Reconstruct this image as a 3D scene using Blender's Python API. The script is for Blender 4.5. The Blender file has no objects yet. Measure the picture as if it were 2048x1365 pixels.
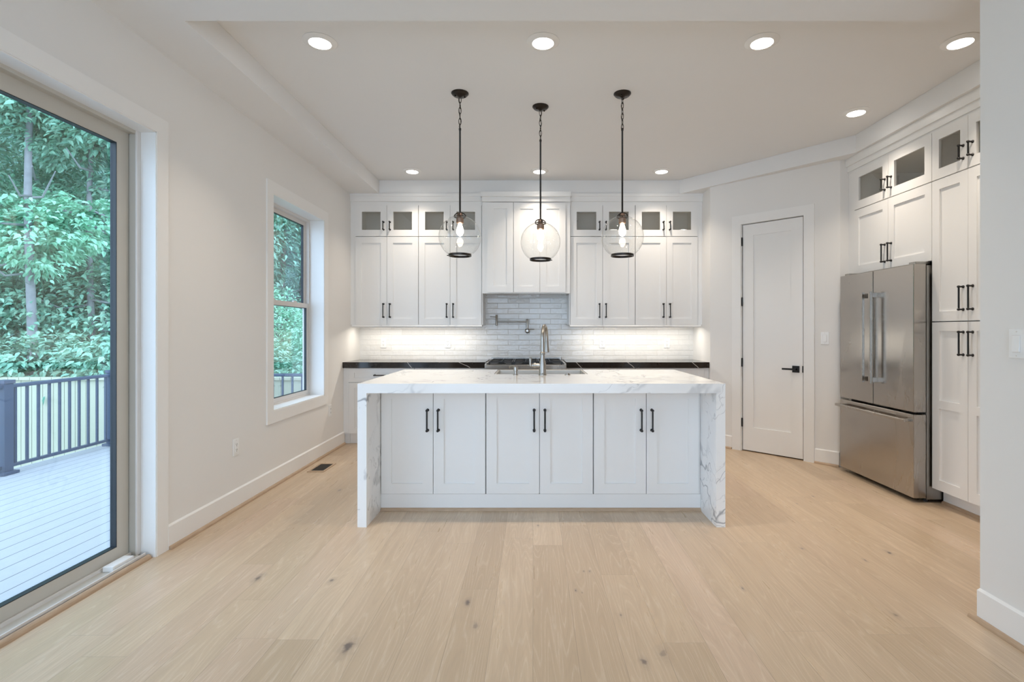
import bpy, bmesh, math, random
from mathutils import Vector, Matrix
C = bpy.context.scene
COL = C.collection
PI = math.pi

# ---------------------------------------------------------------- camera
cam_d = bpy.data.cameras.new('camera')
cam_d.sensor_width = 36.0
cam_d.sensor_fit = 'HORIZONTAL'
cam_d.lens = 18.0
cam_d.shift_x = -42.0 / 2048
cam_d.shift_y = -21.0 / 2048
cam_d.clip_start = 0.05
cam = bpy.data.objects.new('camera', cam_d)
cam.location = (0, 0, 1.28)
cam.rotation_euler = (PI / 2, 0, 0)
COL.objects.link(cam)
C.camera = cam

# ---------------------------------------------------------------- sky and exposure
SKY = 4.2
SKY_COL = (0.62, 0.79, 1.0)
LAMP_COL = (1.0, 0.87, 0.73)
DOWNLIGHT_W = 5.2
BULB_E = 30.0
UNDER_W = 3.6
w = bpy.data.worlds.new('sky')
C.world = w
w.use_nodes = True
bg = w.node_tree.nodes['Background']
bg.inputs[0].default_value = (*SKY_COL, 1)
bg.inputs[1].default_value = SKY
C.view_settings.view_transform = 'Standard'
C.view_settings.look = 'None'
C.view_settings.gamma = 1
C.view_settings.exposure = 0.1
C.view_settings.use_curve_mapping = False
cy = C.cycles
cy.max_bounces = 14
cy.diffuse_bounces = 7
cy.glossy_bounces = 6
cy.transparent_max_bounces = 24
cy.caustics_reflective = False
cy.caustics_refractive = False
cy.sample_clamp_indirect = 6.0
cy.use_denoising = True


# ---------------------------------------------------------------- node helpers
class G:
    def __init__(self, name):
        self.m = bpy.data.materials.new(name)
        self.m.use_nodes = True
        self.nt = self.m.node_tree
        self.n = self.nt.nodes
        self.b = self.n['Principled BSDF']
        self.out = self.n['Material Output']

    def put(self, sock, v):
        if isinstance(v, bpy.types.NodeSocket):
            self.nt.links.new(v, sock)
        elif isinstance(v, tuple) and len(v) == 3 and sock.type == 'RGBA':
            sock.default_value = (*v, 1)
        else:
            sock.default_value = v

    def node(self, t, **kw):
        nd = self.n.new(t)
        for k, v in kw.items():
            setattr(nd, k, v)
        return nd

    def math(self, op, a, b=0.0, c=None, clamp=False):
        nd = self.node('ShaderNodeMath', operation=op, use_clamp=clamp)
        self.put(nd.inputs[0], a)
        self.put(nd.inputs[1], b)
        if c is not None:
            self.put(nd.inputs[2], c)
        return nd.outputs[0]

    def coord(self, kind='Object'):
        return self.node('ShaderNodeTexCoord').outputs[kind]

    def sep(self, v):
        nd = self.node('ShaderNodeSeparateXYZ')
        self.put(nd.inputs[0], v)
        return nd.outputs

    def comb(self, x, y, z):
        nd = self.node('ShaderNodeCombineXYZ')
        for i, v in enumerate((x, y, z)):
            self.put(nd.inputs[i], v)
        return nd.outputs[0]

    def noise(self, vec, scale, detail=4, rough=0.5, dist=0.0, col=False):
        nd = self.node('ShaderNodeTexNoise')
        self.put(nd.inputs['Vector'], vec)
        self.put(nd.inputs['Scale'], scale)
        nd.inputs['Detail'].default_value = detail
        nd.inputs['Roughness'].default_value = rough
        nd.inputs['Distortion'].default_value = dist
        return nd.outputs[1 if col else 0]

    def white(self, v, dim='1D'):
        nd = self.node('ShaderNodeTexWhiteNoise', noise_dimensions=dim)
        if dim == '1D':
            self.put(nd.inputs['W'], v)
        else:
            self.put(nd.inputs['Vector'], v)
        return nd.outputs[0]

    def ramp(self, v, a, b, lo=0.0, hi=1.0, smooth=True):
        nd = self.node('ShaderNodeMapRange')
        nd.interpolation_type = 'SMOOTHSTEP' if smooth else 'LINEAR'
        self.put(nd.inputs[0], v)
        for i, x in zip((1, 2, 3, 4), (a, b, lo, hi)):
            self.put(nd.inputs[i], x)
        return nd.outputs[0]

    def mix(self, f, a, b, mode='MIX'):
        nd = self.node('ShaderNodeMix', data_type='RGBA', blend_type=mode)
        self.put(nd.inputs[0], f)
        self.put(nd.inputs[6], a)
        self.put(nd.inputs[7], b)
        return nd.outputs[2]

    def bump(self, h, strength=0.3, dist=0.01):
        nd = self.node('ShaderNodeBump')
        nd.inputs['Strength'].default_value = strength
        nd.inputs['Distance'].default_value = dist
        self.put(nd.inputs['Height'], h)
        self.put(self.b.inputs['Normal'], nd.outputs[0])

    def set(self, **kw):
        names = dict(color='Base Color', rough='Roughness', metal='Metallic', spec='Specular IOR Level',
                     emit='Emission Color', estr='Emission Strength', coat='Coat Weight', aniso='Anisotropic')
        for k, v in kw.items():
            self.put(self.b.inputs[names[k]], v)
        return self


def plain(name, col, rough=0.5, metal=0.0, var=0.03, scale=8.0, bump=0.0, spec=0.5):
    g = G(name)
    n = g.noise(g.coord(), scale, 3)
    dark = tuple(c * (1 - var) for c in col)
    lite = tuple(min(1, c * (1 + var)) for c in col)
    g.set(color=g.mix(n, dark, lite), rough=rough, metal=metal, spec=spec)
    if bump:
        g.bump(g.noise(g.coord(), 180, 2), bump, 0.002)
    return g.m


def emitter(name, col, strength):
    g = G(name)
    g.set(color=col, emit=col, estr=strength)
    return g.m


def pane(name, tint, f0, bump=0.0):
    g = G(name)
    lw = g.node('ShaderNodeLayerWeight')
    lw.inputs[0].default_value = 0.5
    p = g.math('POWER', lw.outputs['Facing'], 5.0)
    f = g.math('MULTIPLY_ADD', p, 1 - f0, f0)
    tr = g.node('ShaderNodeBsdfTransparent')
    tr.inputs[0].default_value = (*tint, 1)
    gl = g.node('ShaderNodeBsdfGlossy')
    gl.inputs['Roughness'].default_value = 0.0
    if bump:
        vo = g.node('ShaderNodeTexVoronoi')
        g.put(vo.inputs['Vector'], g.coord())
        vo.inputs['Scale'].default_value = 95.0
        h = g.ramp(vo.outputs['Distance'], 0.0, 0.22, 1, 0)
        bn = g.node('ShaderNodeBump')
        bn.inputs['Strength'].default_value = bump
        bn.inputs['Distance'].default_value = 0.004
        g.put(bn.inputs['Height'], h)
        g.put(gl.inputs['Normal'], bn.outputs[0])
        f = g.math('MAXIMUM', f, g.math('MULTIPLY', h, 0.35))
        g.put(tr.inputs[0], g.mix(h, tint, (0.72, 0.71, 0.69)))
    ms = g.node('ShaderNodeMixShader')
    g.put(ms.inputs[0], f)
    g.put(ms.inputs[1], tr.outputs[0])
    g.put(ms.inputs[2], gl.outputs[0])
    g.nt.links.new(ms.outputs[0], g.out.inputs[0])
    g.n.remove(g.b)
    return g.m


# ---------------------------------------------------------------- materials
M = {}
M['wall'] = plain('wall_paint', (0.80, 0.785, 0.76), 0.6, var=0.01, scale=2, bump=0.04)
M['ceiling'] = plain('ceiling_paint', (0.80, 0.795, 0.785), 0.7, var=0.008, scale=2)
M['trim'] = plain('trim_paint', (0.85, 0.84, 0.82), 0.4, var=0.01)
M['cab'] = plain('cabinet_paint', (0.84, 0.835, 0.82), 0.32, var=0.008)
M['cab_in'] = plain('cabinet_interior', (0.80, 0.78, 0.73), 0.6, var=0.01)
M['black'] = plain('black_metal', (0.013, 0.012, 0.012), 0.35, metal=0.3)
M['bronze'] = plain('bronze', (0.022, 0.016, 0.012), 0.3, metal=0.5, var=0.2, scale=30)
M['copper'] = plain('bronze_socket', (0.30, 0.20, 0.15), 0.35, metal=0.8, var=0.2, scale=30)
M['iron'] = plain('cast_iron', (0.02, 0.02, 0.021), 0.4, var=0.2, scale=60)
M['plate'] = plain('white_plastic', (0.86, 0.86, 0.85), 0.3, var=0.005)
M['slot'] = plain('dark_slot', (0.04, 0.04, 0.04), 0.6)
M['vinyl'] = plain('almond_vinyl', (0.55, 0.52, 0.46), 0.4, var=0.01)
M['white_vinyl'] = plain('white_vinyl', (0.72, 0.69, 0.66), 0.4, var=0.01)
M['gasket'] = plain('black_gasket', (0.02, 0.025, 0.03), 0.45)
M['glass'] = pane('window_glass', (0.92, 0.96, 0.985), 0.07)
M['cab_glass'] = pane('cabinet_glass', (0.96, 0.96, 0.95), 0.10)
M['globe'] = pane('seeded_glass', (0.975, 0.98, 0.975), 0.035, bump=0.6)
M['lens'] = emitter('lit_lens', (1.0, 0.95, 0.88), 14.0)
M['bulb'] = emitter('lit_bulb', (1.0, 0.86, 0.66), BULB_E)
M['led'] = emitter('lit_led', (1.0, 0.93, 0.82), 6.0)
M['rail'] = plain('rail_metal', (0.06, 0.085, 0.14), 0.4, var=0.05)  # blue of haze and reflections put into the base colour


def steel(name, col, rough, vertical=True, smear=True):
    g = G(name)
    x, y, z = g.sep(g.coord())
    v = g.comb(g.math('MULTIPLY', x, 300 if vertical else 4), g.math('MULTIPLY', y, 300 if vertical else 4), g.math('MULTIPLY', z, 4 if vertical else 300))
    n = g.noise(v, 1.0, 3)
    s = g.noise(g.comb(g.math('MULTIPLY', x, 2.0), g.math('MULTIPLY', y, 6.0), g.math('MULTIPLY', z, 1.2)), 1.0, 4, 0.55, 1.2)
    r = g.math('ADD', g.math('MULTIPLY', n, 0.06), g.ramp(s, 0.35, 0.7, rough - 0.05, rough + 0.08) if smear else rough)
    g.set(color=g.mix(s if smear else n, tuple(c * 0.9 for c in col), tuple(min(1, c * 1.06) for c in col)), metal=1.0, rough=r)
    g.bump(g.math('ADD', g.math('MULTIPLY', n, 0.15), g.math('MULTIPLY', s, 1.0)), 0.03, 0.003)
    return g.m


M['steel'] = steel('stainless_steel', (0.47, 0.44, 0.405), 0.2)
M['steel_dark'] = steel('stainless_side', (0.42, 0.41, 0.39), 0.32)
M['nickel'] = steel('brushed_nickel', (0.40, 0.375, 0.34), 0.27, smear=False)
M['sink'] = steel('sink_steel', (0.66, 0.62, 0.56), 0.34, vertical=False, smear=False)


def floor_mat():
    g = G('oak_planks')
    x, y, z = g.sep(g.coord())
    W, L = 0.177, 1.75
    u = g.math('DIVIDE', x, W)
    row = g.math('FLOOR', u)
    fu = g.math('FRACT', u)
    rr = g.white(row)
    v = g.math('ADD', g.math('DIVIDE', y, L), g.math('MULTIPLY', rr, 7.31))
    cl = g.math('FLOOR', v)
    fv = g.math('FRACT', v)
    cell = g.white(g.comb(row, cl, 3.0), '3D')
    cell2 = g.white(g.comb(row, cl, 9.0), '3D')
    du = g.math('MULTIPLY', g.math('MINIMUM', fu, g.math('SUBTRACT', 1.0, fu)), W)
    dv = g.math('MULTIPLY', g.math('MINIMUM', fv, g.math('SUBTRACT', 1.0, fv)), L)
    seam = g.ramp(g.math('MINIMUM', du, dv), 0.0, 0.0018, 1, 0)
    off = g.math('MULTIPLY', cell, 37.0)
    # tone of each board
    base = g.mix(cell, (0.495, 0.365, 0.24), (0.635, 0.485, 0.335))
    base = g.mix(g.ramp(cell2, 0.75, 1.0, 0, 0.55), base, (0.63, 0.465, 0.345))
    # long soft streaks
    st = g.noise(g.comb(g.math('MULTIPLY', x, 22), g.math('MULTIPLY', y, 1.1), off), 1.0, 5, 0.6)
    base = g.mix(g.ramp(st, 0.3, 0.75, 0, 0.45), base, (0.45, 0.33, 0.22))
    # cathedral grain with pale pores
    cn = g.noise(g.comb(g.math('MULTIPLY', x, 7.0), g.math('MULTIPLY', y, 0.5), off), 1.0, 2, 0.5, 0.2)
    ring = g.math('ABSOLUTE', g.math('SUBTRACT', g.math('FRACT', g.math('MULTIPLY', cn, 24.0)), 0.5))
    pore = g.noise(g.comb(g.math('MULTIPLY', x, 420), g.math('MULTIPLY', y, 22), off), 1.0, 2)
    line = g.math('MULTIPLY', g.ramp(ring, 0.34, 0.49, 0, 1), g.ramp(pore, 0.35, 0.65, 0.25, 1))
    base = g.mix(g.math('MULTIPLY', line, 0.28), base, (0.80, 0.69, 0.56))
    base = g.mix(g.math('MULTIPLY', g.ramp(ring, 0.16, 0.0, 0, 1), 0.13), base, (0.36, 0.26, 0.18))
    fine = g.noise(g.comb(g.math('MULTIPLY', x, 260), g.math('MULTIPLY', y, 9), off), 1.0, 3)
    base = g.mix(g.ramp(fine, 0.45, 0.75, 0, 0.16), base, (0.34, 0.25, 0.17))
    # knots seen in the boards: x, y, radius, darkness
    knots = [(-0.305, 2.41, .035, .75), (-0.748, 2.07, .06, .8), (-1.42, 2.645, .045, .75), (-1.03, 2.62, .03, .65), (0.033, 3.357, .022, .7),
             (1.04, 2.54, .022, .8), (0.43, 1.975, .032, .7), (0.515, 2.02, .05, .4), (-0.25, 2.22, .035, .4), (0.395, 2.3, .016, .5),
             (0.30, 2.72, .02, .5), (0.27, 2.72, .012, .7), (0.24, 2.5, .009, .85), (0.21, 2.52, .014, .9), (2.05, 2.95, .03, .85), (1.85, 2.85, .02, .8), (1.58, 3.0, .025, .6),
             (2.16, 3.95, .02, .7), (1.95, 3.78, .015, .7), (1.48, 3.95, .02, .6), (1.63, 2.3, .03, .5), (-1.02, 4.0, .03, .5), (-1.55, 4.1, .035, .5)]
    kn = g.noise(g.comb(x, y, 0.0), 30, 2)
    for kx, ky, kr, kd in knots:
        dx = g.math('DIVIDE', g.math('SUBTRACT', x, kx), kr * 0.62)
        dy = g.math('DIVIDE', g.math('SUBTRACT', y, ky), kr * 1.25)
        d = g.math('SQRT', g.math('ADD', g.math('MULTIPLY', dx, dx), g.math('MULTIPLY', dy, dy)))
        d = g.math('ADD', d, g.math('MULTIPLY_ADD', kn, 1.2, -0.6))
        base = g.mix(g.ramp(d, 0.35, 1.5, kd * 0.45, 0), base, (0.26, 0.20, 0.16))
        base = g.mix(g.ramp(d, 0.1, 0.6, kd, 0), base, (0.10, 0.08, 0.075))
    base = g.mix(g.math('MULTIPLY', seam, 0.55), base, (0.26, 0.19, 0.13))
    rough = g.ramp(st, 0.3, 0.8, 0.27, 0.4)
    g.set(color=base, rough=rough, spec=0.6)
    g.bump(g.math('SUBTRACT', g.math('MULTIPLY', fine, 0.25), g.math('ADD', seam, g.math('MULTIPLY', line, 0.3))), 0.22, 0.0015)
    return g.m


M['floor'] = floor_mat()


def shoe_mat():
    g = G('oak_shoe')
    x, y, z = g.sep(g.coord())
    n = g.noise(g.comb(g.math('MULTIPLY', x, 12), g.math('MULTIPLY', y, 12), g.math('MULTIPLY', z, 160)), 1.0, 4)
    g.set(color=g.mix(n, (0.36, 0.24, 0.15), (0.56, 0.41, 0.28)), rough=0.45)
    return g.m


M['shoe'] = shoe_mat()


def quartz_mat():
    g = G('veined_white_quartz')
    co = g.coord()
    warp = g.noise(co, 1.6, 4, 0.6, col=True)
    ma = g.node('ShaderNodeVectorMath', operation='MULTIPLY_ADD')
    g.put(ma.inputs[0], warp)
    ma.inputs[1].default_value = (0.65, 0.65, 0.65)
    g.put(ma.inputs[2], co)
    x, y, z = g.sep(ma.outputs[0])
    diag = g.math('ADD', g.math('MULTIPLY', x, 0.9), g.math('ADD', g.math('MULTIPLY', y, 0.5), g.math('MULTIPLY', z, -1.1)))
    a = g.noise(g.comb(diag, g.math('MULTIPLY', y, 0.5), g.math('MULTIPLY', x, 0.35)), 1.7, 3, 0.5)
    va = g.ramp(g.math('ABSOLUTE', g.math('SUBTRACT', a, 0.5)), 0.0, 0.013, 1, 0)
    b = g.noise(g.comb(diag, g.math('ADD', y, 5.0), g.math('MULTIPLY', z, 0.6)), 2.4, 4, 0.55)
    vb = g.ramp(g.math('ABSOLUTE', g.math('SUBTRACT', b, 0.47)), 0.0, 0.010, 1, 0)
    band = g.ramp(g.math('ABSOLUTE', g.math('SUBTRACT', a, 0.56)), 0.0, 0.028, 1, 0)
    mask = g.ramp(g.noise(co, 1.9, 2), 0.42, 0.54, 0, 1)
    mask2 = g.ramp(g.noise(co, 2.6, 2), 0.52, 0.62, 0, 1)
    col = g.mix(g.math('MULTIPLY', g.math('MULTIPLY', band, mask2), 0.5), (0.87, 0.87, 0.865), (0.42, 0.43, 0.44))
    col = g.mix(g.math('MULTIPLY', g.math('MULTIPLY', va, mask), 0.8), col, (0.25, 0.26, 0.28))
    col = g.mix(g.math('MULTIPLY', g.math('MULTIPLY', vb, mask), 0.45), col, (0.36, 0.36, 0.37))
    g.set(color=col, rough=0.12, spec=0.5)
    return g.m


M['quartz'] = quartz_mat()


def dark_stone_mat():
    g = G('dark_veined_stone')
    co = g.coord()
    x, y, z = g.sep(co)
    wv = g.noise(co, 1.3, 3)
    d = g.math('ADD', g.math('MULTIPLY_ADD', z, 1.15, x), g.math('MULTIPLY', wv, 0.5))
    d = g.math('ADD', d, g.math('MULTIPLY', y, -0.7))
    f = g.math('ABSOLUTE', g.math('SUBTRACT', g.math('FRACT', g.math('MULTIPLY', d, 1.55)), 0.5))
    v = g.ramp(f, 0.0, 0.012, 1, 0)
    n = g.noise(co, 22, 4)
    col = g.mix(n, (0.012, 0.009, 0.008), (0.028, 0.02, 0.016))
    col = g.mix(v, col, (0.62, 0.58, 0.53))
    g.set(color=col, rough=0.12)
    return g.m


M['dark_stone'] = dark_stone_mat()


def tile_mat():
    g = G('handmade_white_tile')
    x, y, z = g.sep(g.coord())
    TL, TH, GR = 0.263, 0.0652, 0.0010
    r = g.math('DIVIDE', g.math('ADD', z, 0.012), TH)
    row = g.math('FLOOR', r)
    fz = g.math('FRACT', r)
    par = g.math('MULTIPLY', g.math('MODULO', row, 2.0), 0.5)
    c = g.math('ADD', g.math('DIVIDE', g.math('ADD', x, 5.0 - 0.09), TL), par)
    cl = g.math('FLOOR', c)
    fx = g.math('FRACT', c)
    rnd = g.white(g.comb(row, cl, 1.0), '3D')
    rnd2 = g.white(g.comb(row, cl, 7.0), '3D')
    dx = g.math('MULTIPLY', g.math('MINIMUM', fx, g.math('SUBTRACT', 1.0, fx)), TL)
    dz = g.math('MULTIPLY', g.math('MINIMUM', fz, g.math('SUBTRACT', 1.0, fz)), TH)
    d = g.math('MINIMUM', dx, dz)
    gr = g.ramp(d, GR * 0.6, GR * 1.4, 1, 0)
    n = g.noise(g.comb(g.math('MULTIPLY', x, 1.0), rnd, z), 26, 3, 0.5)
    n2 = g.noise(g.comb(x, g.math('MULTIPLY', rnd, 9.0), z), 9, 2)
    col = g.mix(rnd, (0.78, 0.765, 0.735), (0.85, 0.84, 0.815))
    col = g.mix(g.ramp(n2, 0.35, 0.65, 0, 0.3), col, (0.84, 0.83, 0.815))
    col = g.mix(gr, col, (0.66, 0.64, 0.61))
    g.set(color=col, rough=g.mix(gr, (0.08, 0.08, 0.08), (0.7, 0.7, 0.7)), spec=0.55)
    edge = g.ramp(d, 0.0, 0.006, 0, 1)
    tilt = g.math('ADD', g.math('MULTIPLY', g.math('SUBTRACT', rnd, 0.5), g.math('MULTIPLY', fx, 1.6)), g.math('MULTIPLY', g.math('SUBTRACT', rnd2, 0.5), g.math('MULTIPLY', fz, 0.9)))
    h = g.math('ADD', g.math('ADD', g.math('MULTIPLY', n, 0.9), g.math('MULTIPLY', n2, 1.5)), g.math('ADD', tilt, g.math('MULTIPLY', edge, 0.35)))
    g.bump(h, 0.8, 0.005)
    return g.m


M['tile'] = tile_mat()


def deck_mat():
    g = G('composite_deck_boards')
    x, y, z = g.sep(g.coord())
    u = g.math('DIVIDE', g.math('ADD', x, 7.107), 0.142)
    fu = g.math('FRACT', u)
    gap = g.ramp(g.math('MINIMUM', fu, g.math('SUBTRACT', 1.0, fu)), 0.014, 0.03, 1, 0)
    n = g.noise(g.comb(g.math('MULTIPLY', x, 90), g.math('MULTIPLY', y, 14), z), 1.0, 4, 0.65)
    rnd = g.white(g.math('FLOOR', u))
    col = g.mix(n, (0.39, 0.395, 0.41), (0.49, 0.495, 0.51))
    col = g.mix(g.math('MULTIPLY', rnd, 0.15), col, (0.4, 0.4, 0.42))
    col = g.mix(gap, col, (0.10, 0.11, 0.13))
    g.set(color=col, rough=0.7)
    g.bump(g.math('SUBTRACT', g.math('MULTIPLY', n, 0.2), gap), 0.3, 0.004)
    return g.m


M['deck'] = deck_mat()


def pine_mat():
    g = G('treated_pine_boards')
    x, y, z = g.sep(g.coord())
    u = g.math('DIVIDE', x, 0.14)
    row = g.math('FLOOR', u)
    fu = g.math('FRACT', u)
    gap = g.ramp(g.math('MINIMUM', fu, g.math('SUBTRACT', 1.0, fu)), 0.01, 0.03, 1, 0)
    rnd = g.white(row)
    n = g.noise(g.comb(g.math('MULTIPLY', x, 55), g.math('MULTIPLY', rnd, 20), g.math('MULTIPLY', z, 1.6)), 1.0, 4, 0.6, 0.6)
    col = g.mix(n, (0.52, 0.54, 0.39), (0.66, 0.64, 0.49))
    col = g.mix(g.math('MULTIPLY', rnd, 0.45), col, (0.60, 0.56, 0.44))
    vo = g.node('ShaderNodeTexVoronoi')
    g.put(vo.inputs['Vector'], g.comb(g.math('MULTIPLY', x, 4.5), y, g.math('MULTIPLY', z, 2.6)))
    vo.inputs['Scale'].default_value = 1.0
    col = g.mix(g.ramp(vo.outputs['Distance'], 0.03, 0.07, 0.7, 0), col, (0.2, 0.18, 0.1))
    col = g.mix(gap, col, (0.12, 0.13, 0.08))
    g.set(color=col, rough=0.75)
    return g.m


M['pine'] = pine_mat()


def leaf_mat(name, c1, c2, c3):
    g = G(name)
    geo = g.node('ShaderNodeNewGeometry')
    r = geo.outputs['Random Per Island']
    n = g.noise(g.coord(), 1.1, 2)
    col = g.mix(r, c1, c2)
    col = g.mix(g.ramp(n, 0.4, 0.65, 0, 0.8), col, c3)
    g.set(color=col, rough=0.42, spec=0.5)
    return g.m


M['leaf_teal'] = leaf_mat('dark_leaves', (0.16, 0.37, 0.28), (0.38, 0.62, 0.47), (0.26, 0.52, 0.40))
M['leaf_bright'] = leaf_mat('bright_leaves', (0.22, 0.52, 0.34), (0.44, 0.78, 0.55), (0.36, 0.68, 0.48))
M['leaf_ivy'] = leaf_mat('ivy_leaves', (0.15, 0.38, 0.27), (0.44, 0.66, 0.47), (0.27, 0.52, 0.38))
M['bark'] = plain('pale_bark', (0.34, 0.33, 0.34), 0.85, var=0.35, scale=9)
M['earth'] = plain('yard_earth', (0.10, 0.20, 0.16), 0.95, var=0.5, scale=3)
M['siding'] = plain('house_siding', (0.5, 0.5, 0.5), 0.7)


# ---------------------------------------------------------------- mesh helpers
class MB:
    def __init__(self):
        self.bm = bmesh.new()

    def quad(self, *pts):
        return self.bm.faces.new([self.bm.verts.new(p) for p in pts])

    def box(self, x0, x1, y0, y1, z0, z1):
        v = [self.bm.verts.new(p) for p in ((x0, y0, z0), (x1, y0, z0), (x1, y1, z0), (x0, y1, z0), (x0, y0, z1), (x1, y0, z1), (x1, y1, z1), (x0, y1, z1))]
        for f in ((3, 2, 1, 0), (4, 5, 6, 7), (0, 1, 5, 4), (1, 2, 6, 5), (2, 3, 7, 6), (3, 0, 4, 7)):
            self.bm.faces.new([v[i] for i in f])
        return self

    def prism(self, poly, z0, z1):
        a = [self.bm.verts.new((x, y, z0)) for x, y in poly]
        b = [self.bm.verts.new((x, y, z1)) for x, y in poly]
        n = len(poly)
        self.bm.faces.new(a[::-1])
        self.bm.faces.new(b)
        for i in range(n):
            self.bm.faces.new((a[i], a[(i + 1) % n], b[(i + 1) % n], b[i]))
        return self

    def rings(self, rings, closed=False, caps=True):
        vr = [[self.bm.verts.new(p) for p in r] for r in rings]
        n = len(vr[0])
        m = len(vr)
        for i in range(m if closed else m - 1):
            a, b = vr[i], vr[(i + 1) % m]
            for j in range(n):
                self.bm.faces.new((a[j], a[(j + 1) % n], b[(j + 1) % n], b[j]))
        if caps and not closed:
            self.bm.faces.new(vr[0][::-1])
            self.bm.faces.new(vr[-1])
        return self

    def lathe(self, prof, c=(0, 0, 0), axis='Z', seg=24, caps=True):
        out = []
        for r, h in prof:
            ring = []
            for k in range(seg):
                a = 2 * PI * k / seg
                p = {'Z': (r * math.cos(a), r * math.sin(a), h), 'X': (h, r * math.cos(a), r * math.sin(a)), 'Y': (r * math.sin(a), h, r * math.cos(a))}[axis]
                ring.append((c[0] + p[0], c[1] + p[1], c[2] + p[2]))
            out.append(ring)
        return self.rings(out, caps=caps)

    def path(self, pts, rad, seg=12, closed=False):
        pts = [Vector(p) for p in pts]
        n = len(pts)
        rads = rad if isinstance(rad, (list, tuple)) else [rad] * n
        t0 = (pts[1] - pts[0]).normalized()
        up = Vector((0, 0, 1)) if abs(t0.z) < 0.9 else Vector((1, 0, 0))
        nrm = (up - up.dot(t0) * t0).normalized()
        out = []
        for i in range(n):
            if closed:
                t = pts[(i + 1) % n] - pts[i - 1]
            else:
                t = pts[min(i + 1, n - 1)] - pts[max(i - 1, 0)]
            t.normalize()
            nrm = (nrm - nrm.dot(t) * t).normalized()
            bi = t.cross(nrm)
            out.append([pts[i] + rads[i] * (math.cos(a) * nrm + math.sin(a) * bi) for a in [2 * PI * k / seg for k in range(seg)]])
        return self.rings(out, closed=closed)

    def build(self, name, mat, parent=None, smooth=False, bevel=0.0, loc=None, rot=0.0):
        bmesh.ops.recalc_face_normals(self.bm, faces=self.bm.faces)
        me = bpy.data.meshes.new(name)
        self.bm.to_mesh(me)
        self.bm.free()
        me.materials.append(mat)
        if smooth:
            me.polygons.foreach_set('use_smooth', [True] * len(me.polygons))
            me.set_sharp_from_angle(angle=math.radians(38))
        return link(name, me, parent, bevel, loc, rot)


def link(name, me, parent=None, bevel=0.0, loc=None, rot=0.0):
    o = bpy.data.objects.new(name, me)
    COL.objects.link(o)
    if parent is not None:
        o.parent = parent
    if loc is not None:
        o.location = loc
    if rot:
        o.rotation_euler = (0, 0, rot)
    if bevel:
        b = o.modifiers.new('bevel', 'BEVEL')
        b.width = bevel
        b.segments = 2
        b.limit_method = 'ANGLE'
    return o


def tag(o, label=None, cat=None, group=None, kind=None):
    for k, v in (('label', label), ('category', cat), ('group', group), ('kind', kind)):
        if v:
            o[k] = v
    return o


def thing(name, label, cat, loc=(0, 0, 0), rot=0.0, group=None):
    o = bpy.data.objects.new(name, None)
    o.empty_display_size = 0.1
    COL.objects.link(o)
    o.location = loc
    o.rotation_euler = (0, 0, rot)
    return tag(o, label, cat, group)


def struct(name, loc=(0, 0, 0), rot=0.0):
    o = bpy.data.objects.new(name, None)
    COL.objects.link(o)
    o.location = loc
    o.rotation_euler = (0, 0, rot)
    o['kind'] = 'structure'
    return o


def S(mb, name, mat, **kw):
    return tag(mb.build(name, mat, **kw), kind='structure')


def dup(root, loc, label, rot=None):
    r = root.copy()
    COL.objects.link(r)
    r.location = loc
    if rot is not None:
        r.rotation_euler = (0, 0, rot)
    r['label'] = label
    for ch in list(root.children):
        c = ch.copy()
        COL.objects.link(c)
        c.parent = r
        for gch in list(ch.children):
            d = gch.copy()
            COL.objects.link(d)
            d.parent = c
    return r


# ---------------------------------------------------------------- room shell
XL, YB = -2.137, 6.34            # left wall face, back wall face
XN, YN = 1.975, 2.262            # near right wall face and where it ends
XF = 2.95                        # face of the tall cabinets on the right
YR = -3.4                        # rear wall of the living area
H1, H2 = 2.88, 3.04              # soffit and tray ceiling heights
DOOR_Y0, DOOR_Y1, HEAD = 0.45, 2.895, 2.404
WIN_Y0, WIN_Y1, WIN_Z0 = 4.197, 5.219, 0.618
AX, AY, BX, BY = 1.98, 5.72, 2.88, 4.80   # ends of the angled pantry wall

S(MB().box(XL - 0.2, 3.7, YR - 0.2, YB + 0.1, -0.12, 0.0), 'floor', M['floor'])
S(MB().box(XL - 0.2, 3.7, YR - 0.2, YB + 0.1, H2, H2 + 0.12), 'ceiling', M['ceiling'])
s = MB()
s.box(XL, -1.80, YR, YB, H1, H2 - 0.001)
s.box(-1.80, 3.6, YR, 2.645, H1, H2 - 0.001)
s.prism([(-1.80, 5.99), (1.71, 5.99), (2.90, 4.60), (2.90, 2.645), (3.6, 2.645), (3.6, YB), (-1.80, YB)], H1, H2 - 0.001)
S(s, 'ceiling_soffit', M['ceiling'])

s = MB()
x0, x1 = XL - 0.2, XL
s.box(x0, x1, YR, DOOR_Y0, 0, H2)
s.box(x0, x1, DOOR_Y0, DOOR_Y1, HEAD, H2)
s.box(x0, x1, DOOR_Y1, WIN_Y0, 0, H2)
s.box(x0, x1, WIN_Y0, WIN_Y1, 0, WIN_Z0)
s.box(x0, x1, WIN_Y0, WIN_Y1, HEAD, H2)
s.box(x0, x1, WIN_Y1, YB + 0.1, 0, H2)
S(s, 'wall_left', M['wall'])
S(MB().box(XL, 3.7, YB, YB + 0.1, 0, H2), 'wall_back', M['wall'])
S(MB().box(XN, XN + 0.13, YR, YN, 0, H1), 'wall_right', M['wall'])
S(MB().box(3.6, 3.7, 1.3, YB, 0, H2), 'wall_far_right', M['wall'])
S(MB().box(XN + 0.13, 3.7, 1.3, 1.4, 0, H1), 'wall_hall', M['wall'])
s = MB()
s.box(XL, -1.95, YR - 0.1, YR, 0, H1)
s.box(1.8, XN, YR - 0.1, YR, 0, H1)
s.box(-1.95, 1.8, YR - 0.1, YR, 0, 0.08)
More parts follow.
